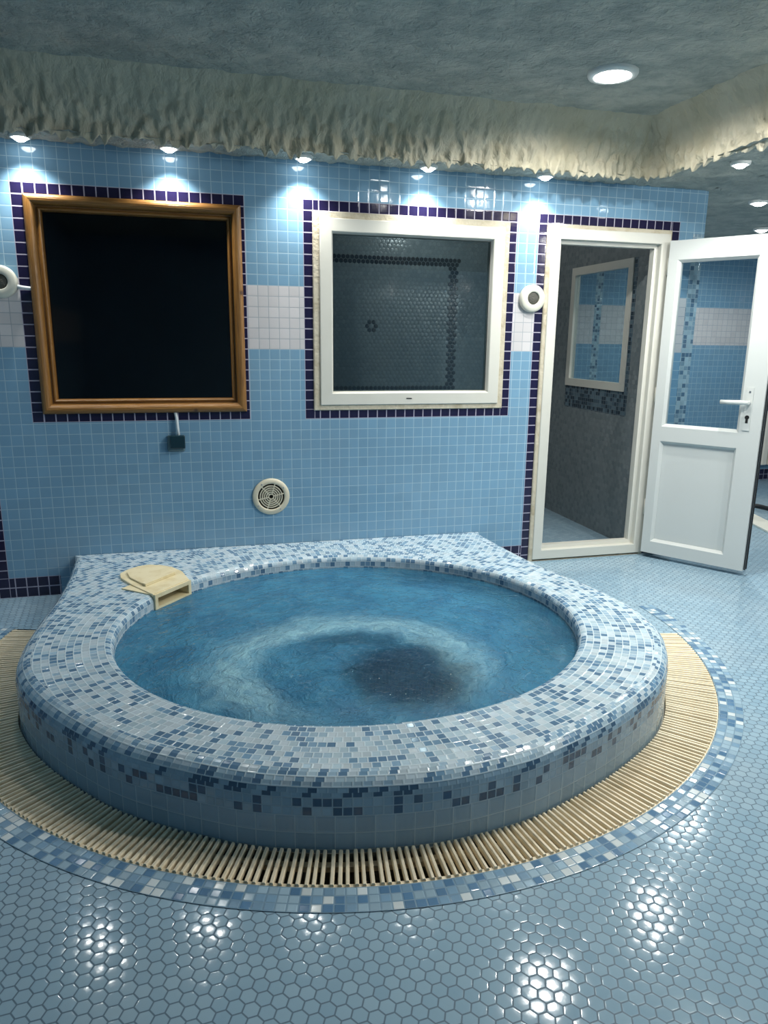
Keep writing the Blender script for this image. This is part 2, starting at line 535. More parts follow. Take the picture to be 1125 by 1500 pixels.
ctrl = [(44.0, 0.0), (44.5, -6.0), (45.5, -13.0), (46.9, -18.5), (47.6, -23.0), (47.5, -26.5), (46.2, -30.8), (42.2, -36.2), (36.7, -39.9),
        (30.85, -42.4), (27.5, -43.15), (24.2, -43.4), (20.74, -43.0), (17.42, -42.2), (14.1, -40.8), (9.35, -37.6),
        (6.2, -34.3), (3.3, -30.2), (1.45, -26.0), (0.95, -22.0), (1.15, -17.0), (1.6, -12.0), (1.75, -6.0), (1.5, 0.0)]


def catmull(P, n=12):
    out = []
    for i in range(len(P) - 1):
        p0 = P[max(i - 1, 0)]; p1 = P[i]; p2 = P[i + 1]; p3 = P[min(i + 2, len(P) - 1)]
        for k in range(n):
            u = k / n
            out.append(tuple(0.5 * (2 * p1[a] + (p2[a] - p0[a]) * u + (2 * p0[a] - 5 * p1[a] + 4 * p2[a] - p3[a]) * u * u + (3 * p1[a] - p0[a] - 3 * p2[a] + p3[a]) * u ** 3) for a in (0, 1)))
    out.append(P[-1])
    return out


OUT = [(x, min(y, -0.03)) for x, y in catmull(ctrl)]
OUTN = np.array(OUT + [OUT[0]])


def ray_out(c, th):
    """distance from c along angle th to the tub outline, and whether that is the wall side"""
    d = np.array([math.cos(th), math.sin(th)])
    a = OUTN[:-1] - np.array(c); e = OUTN[1:] - OUTN[:-1]
    den = d[0] * e[:, 1] - d[1] * e[:, 0]
    den[np.abs(den) < 1e-12] = 1e-12
    t = (a[:, 0] * e[:, 1] - a[:, 1] * e[:, 0]) / den
    s = (a[:, 0] * d[1] - a[:, 1] * d[0]) / den
    ok = (t > 0) & (s >= -1e-6) & (s <= 1 + 1e-6)
    if not ok.any():
        return None, False
    i = np.where(ok, t, 0).argmax()
    return float(t[i]), i == len(e) - 1


def r_in_ell(th):
    c, s = math.cos(th), math.sin(th)
    return 1.0 / math.sqrt((c / IX) ** 2 + (s / IY) ** 2)


# ------------------------------------------------------------------ floor
XL, XR, YF, YB = -9.0, 128.0, -98.0, 38.4


def rect_hit(c, th):
    dx, dy = math.cos(th), math.sin(th)
    t = 1e9
    if dx > 1e-9: t = min(t, (XR - c[0]) / dx)
    if dx < -1e-9: t = min(t, (XL - c[0]) / dx)
    if dy > 1e-9: t = min(t, (YB - c[1]) / dy)
    if dy < -1e-9: t = min(t, (YF - c[1]) / dy)
    return t


def build_floor():
    mb = MB()
    angs = [A0 + (A1 - A0) * k / 300 for k in range(301)]
    closed = [A1 + (A0 - 2 * PI - A1) * k / 120 for k in range(121)]
    corners = [math.atan2(y - GC[1], x - GC[0]) for x in (XL, XR) for y in (YF, YB)]

    def strip(lst, open_):
        l2 = set(lst)
        lo, hi = min(lst), max(lst)
        for a in corners:
            for k in (-2, -1, 0, 1):
                if lo < a + 2 * PI * k < hi: l2.add(a + 2 * PI * k)
        l2 = sorted(l2)
        for a, b in zip(l2[:-1], l2[1:]):
            pts = []
            for th in (a, b):
                if open_:
                    r0 = GR
                else:
                    d, _w = ray_out(GC, th)
                    r0 = (d or 18) - 1.2
                r1 = rect_hit(GC, th)
                pts.append([(GC[0] + r * math.cos(th), GC[1] + r * math.sin(th), 0.0) for r in (r0, r1)])
            mb.face([pts[0][0], pts[0][1], pts[1][1], pts[1][0]], 0)
            if open_:
                q = [(GC[0] + r * math.cos(th), GC[1] + r * math.sin(th)) for th in (a, b) for r in (GR, GR - 8)]
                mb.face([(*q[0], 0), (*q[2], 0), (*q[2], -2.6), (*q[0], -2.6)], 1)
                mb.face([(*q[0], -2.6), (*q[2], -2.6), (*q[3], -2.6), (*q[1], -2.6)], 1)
    strip(angs, True); strip(closed, False)
    for th in (A0, A1):
        p = [(GC[0] + r * math.cos(th), GC[1] + r * math.sin(th)) for r in (GR, GR - 8)]
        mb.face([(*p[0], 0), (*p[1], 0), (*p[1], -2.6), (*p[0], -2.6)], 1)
    return mb


fl = build_floor().build('floor', [m_floor, m_channel], merge=True)
for p_ in fl.data.polygons:
    pass
tag(fl, 'light blue hexagon tile floor around the raised whirlpool', 'floor', kind='structure')

# mosaic ring let into the floor round the channel
mb = MB()
n = 720; rows = []
a_s, a_e = R_(2), R_(-198)
for i in range(4):
    r = GR + 0.06 + 0.5 * i
    rows.append([(GC[0] + r * math.cos(a_s + (a_e - a_s) * k / n), GC[1] + r * math.sin(a_s + (a_e - a_s) * k / n), 0.035) for k in range(n + 1)])
arc = abs(a_e - a_s) * (GR + 0.8) / 0.52
mb.grid(rows, 0, False, False, lambda i, j: (j / n * arc + 0.37 * 0, i))
ring = mb.build('trim_1', m_ring)
tag(ring, 'ring of blue and white mosaic tiles set in the floor outside the grating', 'mosaic trim', kind='structure')

# ------------------------------------------------------------------ main tiled wall with its holes and borders
BORD = [(-1.03, 18.95, BT - 20.85, BT, -0.05), (24.46, 46.78, BT - 20.9, BT, 24.46), (49.22, 66.15, -1, BT, 49.22)]   # x0,x1,z0,z1,grid start
HOLE = [(0.1, 18.5, BT - 19.95, BT - 1.1), (25.5, 45.75, BT - 19.95, BT - 1.15), (50.3, 65.1, -1, BT - 1.1)]
WX0, WX1 = XL, 69.35


def band(z):
    return 23.78 < z < 29.78


def main_wall():
    mb = MB()
    xs = {WX0, WX1, 67.9, -4.5, -5.5}
    zs = {0.0, 1.78, 2.0, 23.78, 29.78, SOF + 0.3}
    for (x0, x1, z0, z1, g) in BORD:
        xs |= {x0, x1, x0 + 1, x1 - 1}; zs |= {max(z0, 0), z1, z1 - 1, max(z0 + 1, 0)}
    for (x0, x1, z0, z1) in HOLE:
        xs |= {x0, x1}; zs |= {max(z0, 0), z1}
    xs = sorted(xs); zs = sorted(zs)
    for xa, xb in zip(xs[:-1], xs[1:]):
        for za, zb in zip(zs[:-1], zs[1:]):
            xm, zm = (xa + xb) / 2, (za + zb) / 2
            if any(h[0] < xm < h[1] and h[2] < zm < h[3] for h in HOLE):
                continue
            mi = 1 if band(zm) else 0
            uo, vo = 0.0, BT % 1.0
            for (x0, x1, z0, z1, g) in BORD:
                if x0 < xm < x1 and z0 < zm < z1:
                    if xm < x0 + 1 or xm > x1 - 1 or zm > z1 - 1 or zm < z0 + 1:
                        mi = 2
                        uo = x0 % 1 if xm < x0 + 1 else (x1 % 1 if xm > x1 - 1 else 0.0)
                        if zm < z0 + 1: vo = z0 % 1
            if mi != 2 and zm < 2.0 and (xm < 3 or 44 < xm < 50 or xm > 66.1):
                mi = 2; vo = 0.0 if zm > 0 else 0
            if -5.5 < xm < -4.5 and zm < BT:
                mi = 2; uo = 0.5
            if xm > 67.9 and zm < BT - 3:
                mi = 3
            sc = 2.0 if mi == 3 else 1.0
            P = [(xa, 0, za), (xb, 0, za), (xb, 0, zb), (xa, 0, zb)]
            mb.face(P, mi, [((p[0] - uo + 40) * sc, (p[2] - vo + 40) * sc) for p in P])
            mb.face([(xa, 3.0, za), (xa, 3.0, zb), (xb, 3.0, zb), (xb, 3.0, za)], 4)
    # reveals of the holes
    for (x0, x1, z0, z1) in HOLE:
        z0 = max(z0, 0)
        for (a, b) in (((x0, z0), (x0, z1)), ((x1, z0), (x1, z1)), ((x0, z1), (x1, z1)), ((x0, z0), (x1, z0))):
            mb.face([(a[0], 0, a[1]), (b[0], 0, b[1]), (b[0], 3, b[1]), (a[0], 3, a[1])], 5)
    return mb


wb = main_wall().build('wall_back', [m_blue, m_white, m_navy, m_strip, m_steam, m_putty], merge=False)
tag(wb, 'blue tiled wall with a white band and navy tile borders behind the whirlpool', 'wall', kind='structure')


def wall_quad(name, p0, p1, z0, z1, mats, label, bandz=None, mos=None, skirt=True, kindc='wall'):
    """plain tiled wall from plan point p0 to p1 (tile units) with the white band and a thickness"""
    mb = MB()
    d = Vector((p1[0] - p0[0], p1[1] - p0[1])); L = d.length; d.normalize()
    cuts = {z0, z1}
    if skirt: cuts.add(2.0)
    if bandz: cuts |= set(bandz)
    us = {0.0, L}
    for m in (mos or []): us |= {m[0], m[1]}
    us = sorted(us); cuts = sorted(cuts)
    for ua, ub in zip(us[:-1], us[1:]):
        for za, zb in zip(cuts[:-1], cuts[1:]):
            um, zm = (ua + ub) / 2, (za + zb) / 2
            mi = 0
            if bandz and bandz[0] < zm < bandz[1]: mi = 1
            if skirt and zm < 2.0: mi = 2
            sc = 1.0
            if any(m[0] < um < m[1] for m in (mos or [])): mi = 3; sc = 2.0
            q = [(ua, za), (ub, za), (ub, zb), (ua, zb)]
            mb.face([(p0[0] + d.x * u, p0[1] + d.y * u, z) for u, z in q], mi, [(u * sc, (z + 40 - (BT % 1 if not skirt else 0)) * sc) for u, z in q])
    o = mb.build(name, mats, merge=False)
    return tag(o, label, kindc, kind='structure')


WM = [m_blue, m_white, m_navy, m_strip]
# corridor beyond the open door: its back wall, the side of the steam room, the end wall
wall_quad('wall_corridor', (66.4, YB), (XR, YB), 0, SOF, WM, 'far blue wall with a white band at the end of the corridor beyond the open door', (24.6, 30.9), [(12.6, 13.9)])
wall_quad('wall_corner', (69.35, 3.0), (69.35, YB), 0, SOF, WM, 'side wall of the steam room facing the corridor', (23.78, 29.78)) if False else None
wall_quad('wall_right', (XR, YB), (XR, YF), 0, SOF, WM, 'blue tiled wall at the far side of the corridor', (23.78, 29.78))
wall_quad('wall_front', (XR, YF), (XL, YF), 0, CEI, WM, 'blue tiled wall behind the viewer', None)
wall_quad('wall_left', (XL, YF), (XL, 3.0), 0, CEI, WM, 'blue tiled wall to the side of the whirlpool', (23.78, 29.78))

# ------------------------------------------------------------------ rooms behind the back wall
# sauna behind the wooden window
mb = MB()
x0, x1, y0, y1, z0, z1 = -8.0, 19.6, 3.02, 34.0, 0.02, 41.0
V = lambda *p: p
mb.face([(x0, y1, z0), (x1, y1, z0), (x1, y1, z1), (x0, y1, z1)])
mb.face([(x0, y0, z0), (x0, y1, z0), (x0, y1, z1), (x0, y0, z1)])
mb.face([(x1, y0, z0), (x1, y1, z0), (x1, y1, z1), (x1, y0, z1)])
mb.face([(x0, y0, z1), (x1, y0, z1), (x1, y1, z1), (x0, y1, z1)])
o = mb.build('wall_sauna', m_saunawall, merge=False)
tag(o, 'dark timber lining of the sauna behind the wooden window', 'wall', kind='structure')

# steam room behind the white window and the door, with a window in its side wall
SX = 65.2
SX2 = 66.4
mb = MB()
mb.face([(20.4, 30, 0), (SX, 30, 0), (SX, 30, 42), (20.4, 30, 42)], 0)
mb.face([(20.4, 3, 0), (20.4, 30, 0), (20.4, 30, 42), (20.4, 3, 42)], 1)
W3 = (6.6, 21.2, 18.9, 34.7)
ys = [3.0, W3[0] - 0.8, W3[0], W3[1], W3[1] + 0.8, 30.0]; zs = [0, W3[2] - 3.0, W3[2], W3[3], 42.0]
for ya, yb in zip(ys[:-1], ys[1:]):
    for za, zb in zip(zs[:-1], zs[1:]):
        ym, zm = (ya + yb) / 2, (za + zb) / 2
        if W3[0] < ym < W3[1] and W3[2] < zm < W3[3]:
            continue
        mi = 2 if (W3[0] - 0.8 < ym < W3[1] + 0.8 and W3[2] - 3.0 < zm < W3[3] and not (ym > W3[1])) else 1
        q = [(ya, za), (yb, za), (yb, zb), (ya, zb)]
        mb.face([(SX, y, z) for y, z in q], mi, [(y * 2, z * 2) for y, z in q])
        mb.face([(SX2, y, z) for y, z in q], 3 if not (23.78 < zm < 29.78) else 4, [(y, z) for y, z in q])
for (a, b) in (((W3[0], W3[2]), (W3[0], W3[3])), ((W3[1], W3[2]), (W3[1], W3[3])), ((W3[0], W3[3]), (W3[1], W3[3])), ((W3[0], W3[2]), (W3[1], W3[2]))):
    mb.face([(SX, a[0], a[1]), (SX, b[0], b[1]), (SX2, b[0], b[1]), (SX2, a[0], a[1])], 5)
mb.face([(69.35, 0, 0), (69.35, 3.0, 0), (69.35, 3.0, SOF), (69.35, 0, SOF)], 6, [(0, 0), (6, 0), (6, 82), (0, 82)])
mb.face([(69.35, 3, 0), (SX2, 3, 0), (SX2, 3, 42), (69.35, 3, 42)], 3, [(0, 0), (3, 0), (3, 42), (0, 42)])
mb.face([(SX2, 30, 0), (SX2, YB, 0), (SX2, YB, 42), (SX2, 30, 42)], 3, [(30, 0), (YB, 0), (YB, 42), (30, 42)])
mb.face([(20.4, 3, 42), (69.35, 3, 42), (69.35, 30, 42), (20.4, 30, 42)], 1)
m_steammos = tile_mat('steam_room_mosaic', [(0, lin((92, 112, 124))), (0.35, lin((70, 90, 104))), (0.6, lin((40, 56, 70)))], lin((90, 104, 112)), 0.06, 0.2, 0.03, 0.0005, T / 2)
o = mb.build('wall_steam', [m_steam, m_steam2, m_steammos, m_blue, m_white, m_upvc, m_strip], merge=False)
tag(o, 'grey hexagon tiled walls of the steam room seen through the door', 'wall', kind='structure')

w3 = thing('window_3', (SX, (W3[0] + W3[1]) / 2, W3[2]), 'white framed window inside the steam room looking out to the corridor', 'window', kind='structure')
mb = MB()
rows = []
for (a, x) in ((0.0, SX + 0.6), (0.0, SX - 0.15), (1.0, SX - 0.15), (1.0, SX + 0.6)):
    rows.append([(x, W3[0] + a, W3[2] + a), (x, W3[1] - a, W3[2] + a), (x, W3[1] - a, W3[3] - a), (x, W3[0] + a, W3[3] - a)])
mb.grid(rows, 0, True, False)
mb.build('window_frame', m_upvc, w3)
mb = MB(); mb.box(SX + 0.15, SX + 0.3, W3[0] + 0.9, W3[1] - 0.9, W3[2] + 0.9, W3[3] - 0.9)
mb.build('glass_pane', m_glass_g, w3)

# ------------------------------------------------------------------ window 1: pine frame
zt, zb = BT - 0.95, BT - 20.05
w1 = thing('window_1', (9.2, 0, zb), 'square dark sauna window in a thick honey pine frame', 'window', kind='structure')


def side_frame(x0, x1, z0, z1, prof, mat, name, parent):
    """mitred frame with grain-following UVs, one mesh"""
    mb = MB()
    cs = lambda a, y: [(x0 + a, y, z0 + a), (x1 - a, y, z0 + a), (x1 - a, y, z1 - a), (x0 + a, y, z1 - a)]
    acc = 0.0
    for (a, y), (a2, y2) in zip(prof[:-1], prof[1:]):
        s = math.hypot(a2 - a, y2 - y)
        p, q = cs(a, y), cs(a2, y2)
        for k in range(4):
            j = (k + 1) % 4
            L = (x1 - x0) if k % 2 == 0 else (z1 - z0)
            o = 7.3 * k
            mb.face([p[k], p[j], q[j], q[k]], 0, [(0 + o, acc), (L * 0.25 + o, acc), (L * 0.25 + o, acc + s), (0 + o, acc + s)])
        acc += s
    return mb.build(name, mat, parent, merge=False)


arcp = [(0.0, 0.15), (0.0, -0.25)] + [(0.42 - 0.42 * math.cos(k * PI / 8), -0.25 - 0.42 * math.sin(k * PI / 8)) for k in range(1, 8)] + \
       [(0.86, -0.25), (0.88, 0.1), (1.0, 0.12)] + [(1.02 + 0.14 - 0.14 * math.cos(k * PI / 5), 0.1 - 0.16 * math.sin(k * PI / 5)) for k in range(0, 6)] + [(1.32, 0.9), (1.32, 1.4)]
side_frame(-0.05, 18.6, zb, zt, arcp, m_wood, 'pine_frame', w1)
mb = MB(); mb.box(0.9, 17.7, 0.75, 0.9, zb + 0.9, zt - 0.9)
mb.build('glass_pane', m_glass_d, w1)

# ------------------------------------------------------------------ window 2: white plastic frame in a smeared sealant surround
w2 = thing('window_2', (35.6, 0, BT - 20), 'square steam room window with white plastic frame and grey glass', 'window', kind='structure')
z0, z1 = BT - 20.05, BT - 1.0
side_frame(25.35, 45.92, z0, z1, [(0, 0.2), (0.0, -0.12), (0.08, -0.22), (0.62, -0.22), (0.68, -0.05), (0.72, 0.3)], m_putty, 'sealant_surround', w2)
side_frame(26.0, 45.3, BT - 19.5, BT - 1.62, [(0, 0.4), (0, -0.35), (0.06, -0.42), (1.15, -0.42), (1.22, -0.36), (1.38, 0.12), (1.42, 0.6)], m_upvc, 'window_frame', w2)
mb = MB(); mb.box(35.0, 35.6, -0.44, -0.41, BT - 18.95, BT - 18.83)
mb.build('drain_slot', m_gasket, w2)
side_frame(27.32, 43.98, BT - 18.18, BT - 2.94, [(0, 0.1), (0, 0.06), (0.07, 0.06), (0.07, 0.14)], m_gasket, 'gasket', w2)
mb = MB(); mb.box(27.3, 44.0, 0.15, 0.3, BT - 18.2, BT - 2.9)
mb.build('glass_pane', m_glass_g, w2)

# ------------------------------------------------------------------ door 1
d1 = thing('door_1', (57.7, 0, 0), 'white plastic steam room door standing open beside the whirlpool', 'door', kind='structure')
side_frame(50.15, 65.15, -0.5, BT - 0.95, [(0, 0.2), (0, -0.12), (0.08, -0.2), (0.5, -0.2), (0.56, 0.1)], m_putty, 'sealant_surround', d1)
fr = side_frame(50.6, 64.95, 0.22, BT - 1.35, [(0, 1.2), (0, -0.25), (0.06, -0.32), (1.05, -0.32), (1.1, -0.26), (1.1, 0.35), (1.5, 0.4), (1.5, 1.2), (0, 1.2)], m_upvc, 'door_frame', d1)
mb = MB()
for z in (6.0, 19.0, 33.0):
    mb.tube([(64.75, -0.62, z - 0.9), (64.75, -0.62, z + 0.9)], 0.2, 10)
mb.build('hinges', m_upvc, d1)

H0 = Vector((64.85, -0.75, 0)); ang = R_(-55.9)
LM = Matrix.Translation(H0) @ Matrix.Rotation(ang, 4, 'Z')
LW, LZ0, LZ1 = 11.35, 0.62, 35.6       # leaf width, bottom, top
th_ = 1.25                             # leaf thickness; local y: visible face is on -y


def leafmb(mb):
    mb.v = [tuple(LM @ Vector(p)) for p in mb.v]
    return mb


leaf_root = bpy.data.objects.new('door_leaf', None)
# leaf frame mesh is the part itself; its pieces are sub-parts
mb = MB()
SW = 1.55                              # stile width


def ringpanel(mb, x0, x1, z0, z1, X0, X1, Z0, Z1, yf, yb):
    """rect frame between outer (x0..z1) and inner (X0..Z1)"""
    o = [(x0, z0), (x1, z0), (x1, z1), (x0, z1)]; i = [(X0, Z0), (X1, Z0), (X1, Z1), (X0, Z1)]
    for k in range(4):
        j = (k + 1) % 4
        mb.face([(*[o[k][0]], yf, o[k][1]), (o[j][0], yf, o[j][1]), (i[j][0], yf, i[j][1]), (i[k][0], yf, i[k][1])])
        mb.face([(o[k][0], yb, o[k][1]), (i[k][0], yb, i[k][1]), (i[j][0], yb, i[j][1]), (o[j][0], yb, o[j][1])])
        mb.face([(o[k][0], yf, o[k][1]), (o[k][0], yb, o[k][1]), (o[j][0], yb, o[j][1]), (o[j][0], yf, o[j][1])])


GZ0, GZ1 = 15.6, 33.6; PZ0, PZ1 = 2.05, 13.95
GX0, GX1 = 1.0, LW - 2.15
# front and back skins with the two openings
xs = [0.0, GX0, GX1, LW]; zs = [LZ0, PZ0, PZ1, GZ0, GZ1, LZ1]
yf, yb = -th_ / 2, th_ / 2
for a in range(3):
    for b in range(5):
        if a == 1 and b in (1, 3):
            continue
        for y in (yf, yb):
            mb.face([(xs[a], y, zs[b]), (xs[a + 1], y, zs[b]), (xs[a + 1], y, zs[b + 1]), (xs[a], y, zs[b + 1])])
for (p, q) in (((0, LZ0), (LW, LZ0)), ((LW, LZ0), (LW, LZ1)), ((LW, LZ1), (0, LZ1)), ((0, LZ1), (0, LZ0))):
    mb.face([(p[0], yf, p[1]), (q[0], yf, q[1]), (q[0], yb, q[1]), (p[0], yb, p[1])])
for (zA, zB) in ((PZ0, PZ1), (GZ0, GZ1)):      # splayed glazing beads
    o = [(GX0, zA), (GX1, zA), (GX1, zB), (GX0, zB)]; e = 0.28
    i = [(GX0 + e, zA + e), (GX1 - e, zA + e), (GX1 - e, zB - e), (GX0 + e, zB - e)]
    for k in range(4):
        j = (k + 1) % 4
        for (y, y2) in ((yf, yf + 0.35), (yb, yb - 0.35)):
            mb.face([(o[k][0], y, o[k][1]), (o[j][0], y, o[j][1]), (i[j][0], y2, i[j][1]), (i[k][0], y2, i[k][1])])
        mb.face([(i[k][0], yf + 0.35, i[k][1]), (i[j][0], yf + 0.35, i[j][1]), (i[j][0], yb - 0.35, i[j][1]), (i[k][0], yb - 0.35, i[k][1])])
leaf = leafmb(mb).build('door_leaf', m_upvc2, d1)
PARENT_LOC[leaf.name] = Vector((57.7, 0, 0)) * T      # leaf mesh keeps world offsets through its parent
leaf.matrix_parent_inverse = Matrix.Identity(4)


def leafpart(mb, name, mat):
    o = leafmb(mb).build(name, mat)
    o.parent = leaf
    o.location = (0, 0, 0)
    return o


mb = MB(); mb.box(GX0 + 0.2, GX1 - 0.2, -0.12, 0.12, GZ0 + 0.2, GZ1 - 0.2); leafpart(mb, 'glass_pane', m_glass_c)
mb = MB(); mb.box(GX0 + 0.2, GX1 - 0.2, -0.2, 0.2, PZ0 + 0.2, PZ1 - 0.2); leafpart(mb, 'lower_panel', m_upvc2)
mb = MB()
mb.box(LW, LW + 0.1, -0.28, 0.02, LZ0 + 0.1, LZ1 - 0.1)                # dark seal along the lock edge
mb.box(LW, LW + 0.12, 0.48, 0.66, LZ0, LZ1)
mb.box(0.3, LW, 0.42, 0.66, LZ0 - 0.14, LZ0); mb.box(0, LW, 0.5, 0.66, LZ1, LZ1 + 0.1)
leafpart(mb, 'rubber_seal', m_gasket)
mb = MB()
mb.tube([(9.9, -0.62, 18.85), (9.9, -1.25, 18.85)], 0.22, 10)
mb.tube([(10.0, -1.2, 18.85), (9.4, -1.32, 18.85), (8.2, -1.36, 18.82), (7.25, -1.34, 18.8)], 0.24, 10)
leafpart(mb, 'handle', m_upvc2)
mb = MB(); mb.box(9.55, 10.25, -0.72, -0.6, 15.9, 20.4); hp = leafpart(mb, 'handle_plate', m_upvc2)
mb = MB(); mb.tube([(9.9, -0.7, 17.3), (9.9, -0.76, 17.3)], 0.22, 14); mb.box(9.78, 10.02, -0.76, -0.7, 16.7, 17.2); leafpart(mb, 'keyhole', m_key)
mb = MB(); mb.tube([(9.9, -0.7, 19.95), (9.9, -0.76, 19.95)], 0.1, 10); leafpart(mb, 'screw', m_chrome)
bpy.data.objects.remove(leaf_root)

# ------------------------------------------------------------------ ceiling, cove and soffit
def fbm(x, y, z, o=4):
    return noise.fractal(Vector((x, y, z)), 0.6, 2.1, o)


def ceiling():
    mb = MB()
    nx, ny = 240, 200
    X0, X1, Y0, Y1 = XL, 61.5, YF, -4.4
    rows = []
    for j in range(ny + 1):
        # denser rows near the cove
        y = Y1 - (Y1 - Y0) * (j / ny) ** 1.6
        row = []
        for i in range(nx + 1):
            x = X0 + (X1 - X0) * i / nx
            h = 0.12 * fbm(x * 0.35, y * 0.35, 3.0, 3) + 0.10 * (noise.voronoi(Vector((x * 0.75 + 0.4 * fbm(x, y, 1.0, 2), y * 0.6, 3.0)))[0][0] - 0.4)
            row.append((x, y, CEI + h))
        rows.append(row)
    mb.grid(rows)
    return mb


o = ceiling().build('ceiling', m_ceil, merge=False)
tag(o, 'rough grey troweled plaster ceiling over the whirlpool', 'ceiling', kind='structure')


def cove_path(s, inset):
    """plan position along the lip: back run, rounded corner, then the side run towards the viewer"""
    return None


def cove():
    mb = MB()
    # lip in plan: (XL,-4) -> (59.2,-4) -> corner -> (61,-98)
    lip = []
    x = XL
    while x < 58.0:
        lip.append((x, -4.0, 0, 1)); x += 0.17
    for k in range(9):
        a = k / 8 * PI / 2
        lip.append((58.0 + 1.4 * math.sin(a), -5.4 + 1.4 * math.cos(a), math.sin(a), math.cos(a)))
    y = -5.6
    while y > YF:
        lip.append((59.4 + (-5.6 - y) * 0.035, y, 1, 0)); y -= (0.17 if y > -32 else 1.0)
    nz = 60
    rows = []
    for j in range(nz + 1):
        u = j / nz
        row = []
        for (x, y, nx, ny) in lip:
            s = x - y * 1.0
            # profile: from the wall side underneath, round the hanging lip, up a hollow curve to the ceiling
            if u < 0.14:
                v = u / 0.14
                off = 1.2 * (1 - v); z = SOF + 0.15 - 0.25 * v          # underside of the lip
            else:
                v = (u - 0.14) / 0.86
                off = -2.2 * v ** 2.2; z = SOF - 0.1 + (CEI - SOF + 0.3) * v
            # hanging drips and lumps
            d1 = noise.noise(Vector((s * 0.85, z * 0.22, 1.7)))
            d2 = noise.noise(Vector((s * 2.1, z * 0.45, 5.1)))
            d3 = noise.noise(Vector((s * 0.25, z * 0.3, 9.0)))
            amp = 1.05 - 0.75 * max(0, (u - 0.3) / 0.7)
            wv = Vector((s * 1.2 + 0.6 * d1, z * 0.6 + 0.5 * d2, 2.0 + u * 1.3))
            vd = noise.voronoi(wv)[0]
            wv2 = Vector((s * 2.3 + 0.5 * d2, z * 1.35, 7.0))
            vd2 = noise.voronoi(wv2)[0]
            bulge = (0.85 * (0.4 - vd[0]) + 0.2 * (0.4 - vd2[0]) + 0.10 * d1 + 0.12 * d3) * amp
            drip = max(0.0, 0.5 * noise.noise(Vector((s * 1.25, 2.2, 0))) + 0.45 * noise.noise(Vector((s * 2.7, 7.7, 0))) + 0.12)
            if u < 0.35:
                z -= 1.5 * drip * math.exp(-((u - 0.14) / 0.08) ** 2)
            off -= bulge
            row.append((x + nx * off, y + ny * off, z))
        rows.append(row)
    mb.grid(rows)
    return mb


o = cove().build('trim_2', m_cove, merge=False)
tag(o, 'cream dripped plaster cove hanging along the top of the blue wall', 'cove', kind='structure')

mb = MB()
def soff(x0, x1, y0, y1, st):
    nx = max(2, int((x1 - x0) / st)); ny = max(2, int((y1 - y0) / st))
    rows = [[(x0 + (x1 - x0) * i / nx, y0 + (y1 - y0) * j / ny,
              SOF + 0.16 * fbm((x0 + (x1 - x0) * i / nx) * 0.9, (y0 + (y1 - y0) * j / ny) * 0.9, 4.0, 3)) for i in range(nx + 1)] for j in range(ny + 1)]
    mb.grid(rows)
soff(XL, 59.6, -3.9, 0.3, 0.35)
soff(59.6, 69.35, -60, 0.3, 0.5); soff(59.6, XR, YF, -60, 2.0)
soff(69.35, XR, -60, YB, 0.8); soff(66.4, 69.35, 0.3, YB, 0.8)
o = mb.build('ceiling_2', m_ceil, merge=False)
tag(o, 'lower grey plaster ceiling over the corridor and the wall lamps', 'ceiling', kind='structure')
# slab closing the space between the two ceiling levels
mb = MB(); mb.box(XL, XR, YF, YB, CEI + 1.2, CEI + 1.8)
o = mb.build('roof_slab', m_mortar)
tag(o, 'concrete slab above the plaster ceilings', 'slab', kind='structure')

# ------------------------------------------------------------------ whirlpool tub
tub = thing('whirlpool_tub', (24.5, -21.8, 0), 'raised round whirlpool tub covered in pale and dark blue mosaic tiles', 'hot tub')


SM = Matrix.Translation((10.93, -12.05, 0)) @ Matrix.Rotation(math.atan2(0.649, -0.761), 4, 'Z')   # local +x points away from the water
SMI = SM.inverted()
SKW = 2.23


def in_skim(p):
    q = SMI @ Vector((p[0], p[1], 0))
    return -1.0 < q.x < 3.3 and abs(q.y) < SKW - 0.12 and p[2] > 2.55


